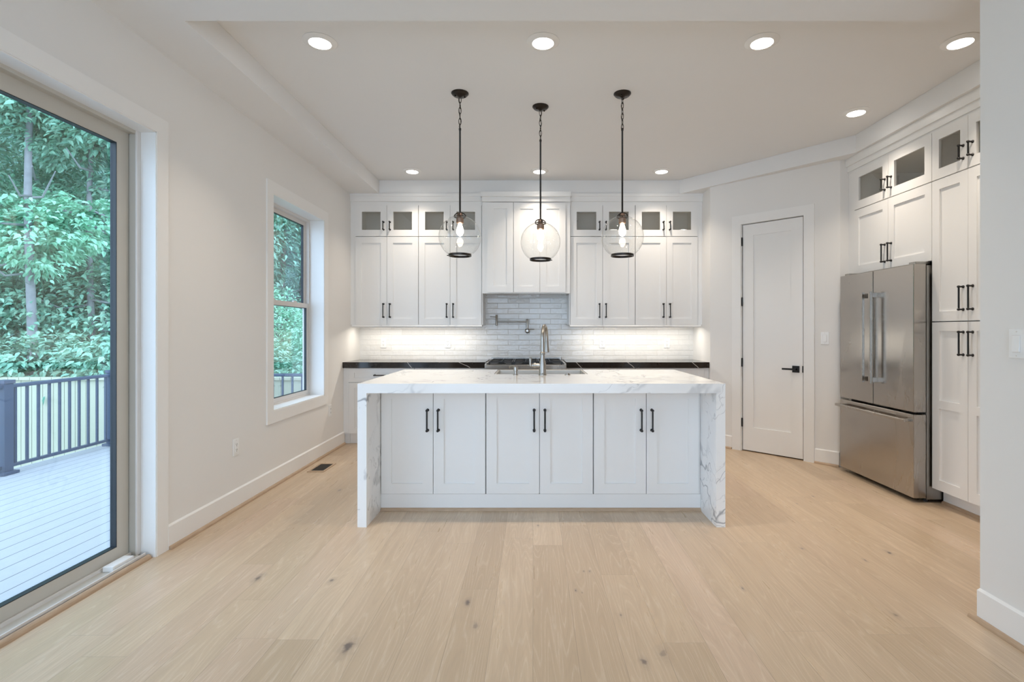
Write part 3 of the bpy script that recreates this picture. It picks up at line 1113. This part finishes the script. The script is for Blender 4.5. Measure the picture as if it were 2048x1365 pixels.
tag(o, 'small round nickel disposer button on the island, right of the faucet', 'button')

# ---------------------------------------------------------------- fridge wall
RW = -PI / 2     # local x runs toward the camera, local -y faces the room
FG = [4.708, 4.254, 3.788]


def right_cab(name, label, group, y_far, y_mid, y_near, z0, z1, **kw):
    return two_door(name, label, group, (XF, y_far, z0), y_far - y_near, z1 - z0, 0.62, rot=RW, split=y_far - y_mid, **kw)


right_cab('glass_cabinet', 'white glass-door cabinet at soffit height above the stainless refrigerator', 'glass-door cabinets on the refrigerator wall', 4.708, 4.254, 3.789, UM + 0.002, UT - 0.004, glass=True, hz=0.12, hl=0.1, stile=0.068, rail=0.072)
right_cab('over_fridge_cabinet', 'white two-door shaker cabinet directly above the stainless refrigerator', None, 4.708, 4.254, 3.789, 1.797, UM - 0.002, hz=0.13, hl=0.155, stile=0.066)
right_cab('glass_cabinet', 'white glass-door cabinet at soffit height above the tall pantry doors', 'glass-door cabinets on the refrigerator wall', 3.786, 3.472, 3.158, UM + 0.002, UT - 0.004, glass=True, hz=0.12, hl=0.1, stile=0.062, rail=0.072)
right_cab('pantry_cabinet', 'tall white shaker cabinet beside the refrigerator, the upper one with single panels', 'tall cabinets beside the refrigerator', 3.786, 3.472, 3.158, 1.346, UM - 0.002, hz=0.155, hl=0.168, stile=0.066)
r = right_cab('pantry_cabinet', 'tall white shaker cabinet beside the refrigerator, the floor one with mid rails', 'tall cabinets beside the refrigerator', 3.786, 3.472, 3.158, 0.115, 1.342, hz=1.075, hl=0.168, stile=0.066,
              holes=[(0.075, 0.595), (0.655, 1.16)])
s = MB()
s.box(0, 3.786 - 3.158, 0.085, 0.62, 0, 0.1145)
s.build('toe_kick', M['cab'], r, loc=(0, 0, -0.115))
k = shoe_bar(0.0, 3.786 - 3.158, 0.085, r)
k.location = (0, 0, -0.115)
s = MB()
s.box(XF - 0.008 + 0.016, 3.6, 3.15, BY, UT - 0.002, H1 - 0.001)
s.box(XF - 0.004, XF + 0.02, 3.15, BY, UT + 0.012, H1 - 0.001)
s.box(XF - 0.02, XF + 0.02, 3.15, BY, UT + 0.062, H1 - 0.001)
s.box(XF + 0.01, XF + 0.03, 4.711, BY - 0.001, 0, UT)
S(s, 'trim_9', M['cab'])

r = thing('refrigerator', 'stainless french-door refrigerator with bottom freezer in the white cabinet wall', 'refrigerator', (2.82, 4.70, 0), RW)
W = 0.905
MB().box(0.004, W - 0.004, 0.1, 0.74, 0.025, 1.765).build('body', M['steel_dark'], r)
MB().box(0.02, W - 0.02, 0.09, 0.1, 0.05, 1.75).build('gasket', M['gasket'], r)
sp = 0.4525
for xa, xb in ((0.0, sp - 0.004), (sp + 0.004, W)):
    d = MB().box(xa, xb, 0.0, 0.095, 0.672, 1.775).build('french_door', M['steel'], r, bevel=0.004)
    hx = xb - 0.045 if xa == 0 else xa + 0.045
    s = MB()
    s.box(hx - 0.011, hx + 0.011, -0.066, -0.045, 0.845, 1.60)
    for zz in (0.855, 1.55):
        s.box(hx - 0.011, hx + 0.011, -0.046, 0.001, zz, zz + 0.04)
    s.build('handle', M['steel'], d, bevel=0.002)
d = MB().box(0.0, W, 0.0, 0.095, 0.035, 0.655).build('freezer_drawer', M['steel'], r, bevel=0.004)
s = MB()
s.box(0.02, W - 0.02, -0.062, -0.042, 0.596, 0.618)
for xx in (0.03, W - 0.07):
    s.box(xx, xx + 0.04, -0.043, 0.001, 0.598, 0.616)
s.build('handle', M['steel'], d, bevel=0.003)
for xx in (0.02, W - 0.09):
    MB().box(xx, xx + 0.07, 0.03, 0.14, 1.7755, 1.795).build('hinge_cover', M['steel_dark'], r, bevel=0.004)
MB().box(0.03, W - 0.03, 0.06, 0.108, 0.02, 0.04).build('kick_grille', M['slot'], r)
for xx in (0.05, W - 0.05):
    MB().lathe([(0.018, 0.0), (0.018, 0.026)], (xx, 0.13, 0), seg=14).build('foot', M['slot'], r)

# ---------------------------------------------------------------- outlets and switches
def outlet(label, loc, rot, switch=False, group=None, kind='outlet'):
    r = thing('wall_switch' if switch else 'wall_outlet', label, 'light switch' if switch else 'outlet', loc, rot, group)
    MB().box(-0.036, 0.036, -0.006, 0.0, -0.06, 0.06).build('cover_plate', M['plate'], r, bevel=0.003)
    if switch:
        b = MB()
        b.box(-0.0175, 0.0175, -0.0075, -0.0055, -0.035, 0.035)
        b.build('rocker_frame', M['white_vinyl'], r)
        b = MB()
        b.rings([[(-0.0155, -0.007, -0.033), (0.0155, -0.007, -0.033), (0.0155, -0.007, 0.033), (-0.0155, -0.007, 0.033)],
                 [(-0.0155, -0.0125, -0.033), (0.0155, -0.0125, -0.033), (0.0155, -0.0085, 0.033), (-0.0155, -0.0085, 0.033)]])
        b.build('rocker', M['plate'], r)
    else:
        b = MB()
        b.box(-0.0165, 0.0165, -0.009, -0.0055, -0.034, 0.034)
        f = b.build('receptacle', M['plate'], r, bevel=0.001)
        for zz in (-0.019, 0.019):
            b = MB()
            b.box(-0.008, -0.005, -0.0096, -0.0085, zz - 0.002, zz + 0.007)
            b.box(0.005, 0.008, -0.0096, -0.0085, zz - 0.002, zz + 0.006)
            b.lathe([(0.0028, -0.0085), (0.0028, -0.0096)], (0, 0, zz - 0.009), 'Y', 10)
            b.build('socket_holes', M['slot'], f)
    for zz in (-0.049, 0.049):
        MB().lathe([(0.003, -0.0055), (0.003, -0.0072)], (0, 0, zz), 'Y', 10).build('screw', M['white_vinyl'], r)
    return r


q = outlet('white outlet on the backsplash, leftmost above the black worktop', ((768 - 1066) / 161.4, YB - 0.0115, 1.125), 0, group='outlets on the tile backsplash')
for px, lb in ((896, 'white outlet on the backsplash between the window wall outlet and the range'), (1204, 'white outlet on the backsplash just right of the range'), (1333, 'white outlet on the backsplash nearest the pantry wall')):
    dup(q, ((px - 1066) / 161.4, YB - 0.0115, 1.125), lb)
dup(q, (XL, 3.678, 0.442), 'white outlet low on the wall between sliding door and window', PI / 2)['group'] = 'outlets low on the window wall'
dup(q, (XL, 5.39, 0.436), 'white outlet low under the far corner of the window', PI / 2)['group'] = 'outlets low on the window wall'
d = Vector((BX - AX, BY - AY)).normalized()
outlet('white rocker switch on the wall between pantry door and refrigerator', (AX + d.x * 1.158, AY + d.y * 1.158, 1.206), ANG, True)
outlet('white rocker switch on the near right wall above its baseboard', (XN, 2.085, 1.226), -PI / 2, True)

# floor register
r = thing('floor_vent', 'oak and black floor register beside the window wall baseboard', 'floor vent', (-1.965, 4.77, 0))
s = MB()
for q in ((-0.076, -0.058, -0.145, 0.145), (0.058, 0.076, -0.145, 0.145), (-0.058, 0.058, -0.145, -0.118), (-0.058, 0.058, 0.118, 0.145)):
    s.box(*q, 0.0, 0.006)
s.build('frame', M['shoe'], r)
s = MB()
s.box(-0.058, 0.058, -0.118, 0.118, 0.0, 0.002)
s.build('damper', M['slot'], r)
s = MB()
for kx in range(9):
    xx = -0.05 + kx * 0.0125
    s.box(xx - 0.0018, xx + 0.0018, -0.118, 0.118, 0.002, 0.0055)
s.box(-0.058, 0.058, -0.006, 0.006, 0.002, 0.0055)
s.build('grille', M['bronze'], r)

# ---------------------------------------------------------------- pendants
def pendant(label, loc):
    r = thing('pendant_light', label, 'pendant light', loc, 0, 'globe pendants over the island')
    # origin at the ceiling; z measured down
    s = MB()
    s.lathe([(0.064, 0.0), (0.064, -0.006), (0.06, -0.009), (0.057, -0.014), (0.05, -0.02), (0.02, -0.024), (0.012, -0.03)], seg=32)
    for an in (0.3, 0.3 + PI):
        s.lathe([(0.006, -0.018), (0.006, -0.028), (0.003, -0.031)], (0.036 * math.cos(an), 0.036 * math.sin(an), 0), seg=10)
    s.build('canopy', M['bronze'], r, smooth=True)
    s = MB()
    s.path([(0.006 * math.sin(k * 1.3), 0.006 * math.cos(k * 1.7), -0.03 - 0.24 * k / 12) for k in range(13)], 0.0018, 6)
    n = 6
    zz = -0.028
    for k in range(n):
        L = 0.0225
        c = zz - L
        pts = []
        for j in range(16):
            an = 2 * PI * j / 16
            u, v = 0.0095 * math.cos(an), (L + 0.003) * math.sin(an)
            pts.append((u, 0, c + v) if k % 2 == 0 else (0, u, c + v))
        s.path(pts, 0.0023, 6, closed=True)
        zz -= 2 * L - 0.005
    s.build('chain', M['bronze'], r, smooth=True)
    s = MB()
    s.lathe([(0.003, -0.255), (0.009, -0.262), (0.009, -0.275), (0.0068, -0.278), (0.0068, -0.885), (0.012, -0.89), (0.012, -0.9)], seg=14)
    s.build('rod', M['bronze'], r, smooth=True)
    s = MB()
    pts = [(0.043 * math.cos(a), 0, -0.917 + 0.03 * math.sin(a)) for a in [PI * j / 16 for j in range(17)]]
    s.path(pts, 0.004, 8)
    pts = [(0, 0.043 * math.cos(a), -0.917 + 0.03 * math.sin(a)) for a in [PI * j / 16 for j in range(17)]]
    s.path(pts, 0.004, 8)
    pts = [(0.041 * math.cos(a), 0.041 * math.sin(a), -0.918) for a in [2 * PI * j / 28 for j in range(28)]]
    s.path(pts, 0.0045, 8, closed=True)
    s.build('yoke', M['bronze'], r, smooth=True)
    s = MB()
    s.lathe([(0.017, -0.892), (0.02, -0.9), (0.02, -0.925), (0.028, -0.93), (0.028, -0.962), (0.021, -0.968)], seg=24)
    s.build('socket', M['copper'], r, smooth=True)
    s = MB()
    s.lathe([(0.0125, -0.966), (0.015, -0.978), (0.022, -1.0), (0.027, -1.02), (0.025, -1.038), (0.016, -1.054), (0.004, -1.06)], seg=20)
    s.build('bulb', M['bulb'], r, smooth=True)
    s = MB()
    R = 0.156
    zc = -1.066
    a0, a1 = math.asin(0.04 / R), PI - math.asin(0.081 / R)
    prof = []
    for j in range(33):
        a = a0 + (a1 - a0) * j / 32
        prof.append((R * math.sin(a), zc + R * math.cos(a)))
    s.lathe(prof, seg=56, caps=False)
    s.build('glass_globe', M['globe'], r, smooth=True)
    s = MB()
    zz = zc + R * math.cos(a1)
    s.lathe([(0.079, zz + 0.006), (0.084, zz + 0.006), (0.085, zz - 0.009), (0.084, zz - 0.011), (0.0765, zz - 0.011), (0.0765, zz + 0.002)], seg=48, caps=False)
    s.path([(0.084, 0, zz - 0.004), (0.096, 0, zz - 0.004)], [0.003, 0.004], 8)
    s.build('rim', M['bronze'], r, smooth=True)
    return r


p = pendant('clear glass globe pendant with bronze rod, left one above the island', (-0.541, 3.793, H2))
p.rotation_euler = (0, 0, PI)
dup(p, (0.059, 4.02, H2), 'clear glass globe pendant with bronze rod, middle one in front of the range hood', 0.3)
dup(p, (0.663, 3.80, H2), 'clear glass globe pendant with bronze rod, right one above the island', 0.9)

# ---------------------------------------------------------------- recessed downlights
def downlight(label, loc):
    r = thing('recessed_light', label, 'ceiling light', loc, 0, 'recessed lights in the tray ceiling')
    s = MB()
    s.lathe([(0.098, 0.0), (0.1, -0.002), (0.096, -0.005), (0.074, -0.009), (0.066, -0.015), (0.064, -0.013)], seg=40, caps=False)
    s.build('trim_ring', M['trim'], r, smooth=True)
    s = MB()
    s.lathe([(0.0645, -0.0128), (0.05, -0.0138), (0.01, -0.0142)], seg=32)
    s.build('lens', M['lens'], r, smooth=True)
    ld = bpy.data.lights.new('downlight_lamp', 'AREA')
    ld.shape = 'DISK'
    ld.size = 0.12
    ld.energy = DOWNLIGHT_W
    ld.color = LAMP_COL
    ld.spread = 1.75
    o = bpy.data.objects.new('downlight_lamp', ld)
    COL.objects.link(o)
    o.parent = r
    o.location = (0, 0, -0.02)
    return r


dl = [(-1.296, 3.115, 'front row, nearest the sliding door'), (0.061, 3.115, 'front row, straight over the middle of the island'), (1.393, 3.115, 'front row, over the right end of the island'), (2.60, 3.115, 'front row, in front of the tall pantry cabinet'),
      (2.60, 4.12, 'in front of the cabinet over the refrigerator'), (-1.33, 5.64, 'back row, near the window wall'), (0.07, 5.64, 'back row, in front of the range hood'), (1.416, 5.64, 'back row, near the pantry wall')]
d0 = None
for x, y, lb in dl:
    lb = 'round white recessed ceiling light, ' + lb
    if d0 is None:
        d0 = downlight(lb, (x, y, H2))
    else:
        dup(d0, (x, y, H2), lb)

# ---------------------------------------------------------------- outdoors: deck, railing, fence
ZD = -0.13
S(MB().box(-5.30, XL - 0.2, -1.0, 6.42, ZD - 0.2, ZD), 'deck_floor', M['deck'])
S(MB().box(-26, XL - 0.2, -6, 30, -1.3, -1.1), 'ground', M['earth'])


def railing(label, p0, p1, posts, first, spacing):
    a, b = Vector(p0), Vector(p1)
    L = (b - a).length
    r = thing('deck_railing', label, 'railing', (a.x, a.y, ZD), math.atan2(b.y - a.y, b.x - a.x), 'dark railings around the deck')
    MB().box(0, L, -0.03, 0.03, 0.845, 0.88).build('top_rail', M['rail'], r, bevel=0.006)
    MB().box(0, L, -0.02, 0.02, 0.06, 0.09).build('bottom_rail', M['rail'], r, bevel=0.003)
    x = first
    bm = None
    while x < L - 0.03:
        if all(abs(x - pp) > 0.055 for pp in posts):
            if bm is None:
                bm = MB().box(-0.01, 0.01, -0.01, 0.01, 0.09, 0.845).build('baluster', M['rail'], r, loc=(x, 0, 0))
            else:
                c = bm.copy()
                COL.objects.link(c)
                c.location = (x, 0, 0)
        x += spacing
    for pp in posts:
        s = MB()
        s.box(pp - 0.045, pp + 0.045, -0.045, 0.045, 0, 0.91)
        s.box(pp - 0.055, pp + 0.055, -0.055, 0.055, 0.89, 0.925)
        s.box(pp - 0.075, pp + 0.075, -0.075, 0.075, 0.0, 0.03)
        s.build('post', M['rail'], r, bevel=0.003)
    return r


railing('dark metal deck railing running away along the outer side of the deck', (-5.17, 3.0), (-5.17, 6.3), [0.2, 2.01, 3.3], 0.312, 0.12)
railing('dark metal deck railing across the far end of the deck, seen through the window', (-5.10, 6.3), (XL - 0.22, 6.3), [2.7], 0.1, 0.12)
r = thing('board_fence', 'pale green treated pine board fence behind the deck railing', 'fence', (-9.0, 6.62, -1.1))
s = MB()
for k in range(50):
    s.box(k * 0.14 + 0.001, k * 0.14 + 0.139, 0, 0.02, 0.05, 1.74)
s.build('boards', M['pine'], r)
MB().box(0, 7.0, -0.03, 0.05, 1.74, 1.775).build('cap_rail', M['pine'], r)
for k in range(4):
    MB().box(k * 2.3 + 0.02, k * 2.3 + 0.11, 0.021, 0.11, 0, 1.74).build('post', M['pine'], r)

# ---------------------------------------------------------------- outdoors: added backdrop hill, trees, shrubs
s = MB()
arc = [(-20, 1), (-17, 7), (-14.5, 12), (-10.5, 16), (-5, 18), (3, 19)]
lo_r = [(x, y, -1.2) for x, y in arc]
mid_r = [(x * 1.12, y * 1.12, 5.0) for x, y in arc]
top_r = [(x * 1.4, y * 1.4, 19.0) for x, y in arc]
for ra, rb in ((lo_r, mid_r), (mid_r, top_r)):
    for k in range(len(arc) - 1):
        s.quad(ra[k], ra[k + 1], rb[k + 1], rb[k])
S(s, 'backdrop_hill', M['earth'])  # dark backdrop added to stop sky light and darken gaps between leaves


def leaves_mesh(name, blobs, n, size, mat, parent, seed, squash=1.0):
    rnd = random.Random(seed)
    vs, fs = [], []
    tot = sum(b[3] * b[4] for b in blobs)
    for bx, by, bz, rx, rz in blobs:
        m = int(n * 2.6 * rx * rz / tot)
        ncl = max(20, m // 36)
        cl = []
        for _ in range(ncl):
            u, th = rnd.uniform(-1, 1), rnd.uniform(0, 2 * PI)
            rr = rnd.uniform(0.72, 1.06)
            q = math.sqrt(1 - u * u)
            cl.append((bx + rx * rr * q * math.cos(th), by + rx * rr * q * math.sin(th), bz + rz * rr * u))
        for _ in range(m):
            c = rnd.choice(cl)
            sg = 0.13 * rx
            p = Vector((rnd.gauss(c[0], sg), rnd.gauss(c[1], sg), rnd.gauss(c[2], sg * 0.6)))
            out = Vector((p.x - bx, p.y - by, 0.35 * (p.z - bz)))
            out.normalize()
            nrm = (out * 0.7 + Vector((rnd.gauss(0, .35), rnd.gauss(0, .35), rnd.uniform(0.3, 1.1)))).normalized()
            tip = (out * 0.8 + Vector((rnd.gauss(0, .4), rnd.gauss(0, .4), rnd.uniform(-0.9, 0.1)))).normalized()
            side = tip.cross(nrm).normalized()
            L = size * 0.68 * rnd.uniform(0.6, 1.3)
            k = len(vs)
            up = nrm * L * 0.10
            a, b, m_ = p - tip * L * 0.5, p + tip * L * 0.58, tip * L
            vs += [a, a + m_ * 0.28 + side * L * 0.27 + up, a + m_ * 0.68 + side * L * 0.2 + up, b - nrm * L * 0.08,
                   a + m_ * 0.68 - side * L * 0.2 + up, a + m_ * 0.28 - side * L * 0.27 + up]
            fs += [(k, k + 1, k + 2, k + 3), (k, k + 3, k + 4, k + 5)]
    me = bpy.data.meshes.new(name)
    me.from_pydata(vs, [], fs)
    me.materials.append(mat)
    return link(name, me, parent)


def tree(label, loc, blobs, n, size, mat, seed, trunk=None, group='trees beyond the fence', name='leafy_tree', cat='tree'):
    r = thing(name, label, cat, loc, 0, group)
    leaves_mesh('foliage', blobs, n, size, M[mat], r, seed)
    if trunk:
        h, rad, lean = trunk
        rnd = random.Random(seed + 50)
        s = MB()
        s.path([(lean * t + 0.05 * math.sin(7 * t), 0, h * t) for t in [k / 8 for k in range(9)]], [rad * (1 - 0.55 * k / 8) for k in range(9)], 10)
        t = s.build('trunk', M['bark'], r, smooth=True)
        s = MB()
        for _ in range(16):
            f = rnd.uniform(0.35, 0.95)
            an = rnd.uniform(0, 2 * PI)
            L = rnd.uniform(0.5, 1.2)
            z = h * f
            s.path([(lean * f, 0, z), (lean * f + 0.5 * L * math.cos(an), 0.5 * L * math.sin(an), z - 0.08), (lean * f + L * math.cos(an), L * math.sin(an), z + rnd.uniform(-.05, .25))], [0.022, 0.015, 0.006], 6)
        s.build('branches', M['bark'], t)
    return r


G0 = -1.1
tree('tall dark leafy tree with pale trunk, first from the left through the sliding door', (-7.75, 7.87, G0), [(-0.5, 0.1, 6.5, 1.4, 0.8), (0.7, 0.9, 6.7, 1.3, 0.8), (-1.9, -0.6, 6.0, 1.2, 0.8), (0.1, -0.35, 5.95, 0.9, 0.6), (1.0, 0.2, 5.7, 0.8, 0.5), (-1.2, -0.2, 5.0, 0.8, 0.5)], 6000, 0.15, 'leaf_ivy', 1, (7.0, 0.075, 0.05))
tree('tall dark leafy tree behind the corner of the fence with a thin pale trunk', (-7.52, 8.65, G0), [(-0.2, 0.6, 6.3, 1.3, 0.7), (0.9, 0.7, 6.0, 1.2, 0.8), (0.0, -0.3, 5.6, 0.8, 0.5), (0.5, 0.3, 4.9, 0.5, 0.35)], 4600, 0.15, 'leaf_ivy', 2, (6.6, 0.062, 0.1))
tree('dense dark green tree high up behind the two pale trunks', (-10.4, 10.6, G0), [(-0.6, -0.2, 6.6, 1.8, 1.7), (1.6, 0.7, 6.4, 1.8, 1.7), (0.3, 0.2, 4.6, 1.8, 1.2), (2.6, 1.2, 4.4, 1.4, 1.1)], 10500, 0.145, 'leaf_ivy', 13)
tree('bright green spreading tree standing in front of the pale trunks', (-9.6, 8.7, G0), [(0.4, 0.2, 4.35, 1.0, 0.6), (1.35, 0.7, 4.5, 0.8, 0.5), (-0.9, -0.3, 4.8, 1.0, 0.6), (2.1, -0.95, 3.75, 0.75, 0.5), (1.5, -0.6, 4.3, 0.5, 0.4), (2.6, -0.6, 4.0, 0.6, 0.45)], 4600, 0.14, 'leaf_bright', 3)
tree('dense leafy ivy mass climbing behind the fence, seen through the sliding door', (-8.6, 8.3, G0), [(-1.5, 0.3, 2.6, 1.3, 1.1), (0.0, 0.6, 2.7, 1.3, 1.1), (1.3, 1.1, 2.6, 1.2, 1.1), (-0.6, 1.0, 3.4, 1.3, 0.8)], 9000, 0.15, 'leaf_ivy', 4, group='shrubs behind the fence', name='ivy_mass', cat='shrub')
tree('low broad-leaved shrub right behind the top of the pine fence', (-7.4, 7.25, G0), [(-1.0, 0.1, 1.75, 0.75, 0.5), (0.2, 0.15, 1.8, 0.75, 0.5), (1.3, 0.2, 1.8, 0.7, 0.5)], 3600, 0.14, 'leaf_ivy', 5, group='shrubs behind the fence', name='broadleaf_shrub', cat='shrub')
tree('bright green tree high in the upper pane of the window', (-6.4, 13.0, G0), [(0.3, 0, 5.9, 1.5, 1.0), (1.4, 0.5, 5.0, 1.1, 1.0)], 6000, 0.12, 'leaf_bright', 6, (5.0, 0.1, 0.1))
tree('dark leafy tree filling the middle of the upper window pane', (-6.2, 13.6, G0), [(0.2, 0.2, 4.1, 1.6, 1.5), (1.6, 0.6, 3.6, 1.3, 1.7)], 7500, 0.12, 'leaf_teal', 7, (4.4, 0.1, 0.1))
tree('bright green bush behind the fence at the meeting rail of the window', (-5.0, 10.2, G0), [(-0.4, 0.0, 2.4, 0.9, 0.8), (0.7, 0.1, 2.1, 0.8, 0.8)], 5500, 0.09, 'leaf_bright', 8, group='shrubs behind the fence', name='round_bush', cat='shrub')
tree('leafy shrub low behind the fence at the bottom of the window', (-4.2, 8.4, G0), [(-0.5, 0.0, 1.5, 0.8, 0.7), (0.7, 0.1, 1.4, 0.8, 0.6)], 3800, 0.1, 'leaf_ivy', 9, group='shrubs behind the fence', name='round_bush', cat='shrub')
tree('tall dark leafy tree beyond the far end of the deck, right side of the window', (-3.2, 12.6, G0), [(0.0, 0.2, 4.4, 1.7, 1.9), (0.3, 0.2, 2.0, 1.5, 1.2)], 6000, 0.13, 'leaf_teal', 10, (4.6, 0.1, 0.1))
tree('tall dark leafy tree at the outer left edge of the sliding door view', (-12.2, 7.6, G0), [(0.0, 0.2, 5.6, 1.8, 2.0), (0.2, 0.2, 2.8, 1.8, 1.4)], 3600, 0.19, 'leaf_teal', 11, (5.6, 0.12, 0.1))
tree('dark leafy tree in the gap between sliding door and window', (-7.3, 12.0, G0), [(0.0, 0.2, 5.0, 1.7, 2.2), (0.2, 0.2, 2.4, 1.6, 1.4)], 4200, 0.19, 'leaf_teal', 12, (5.4, 0.11, 0.1))
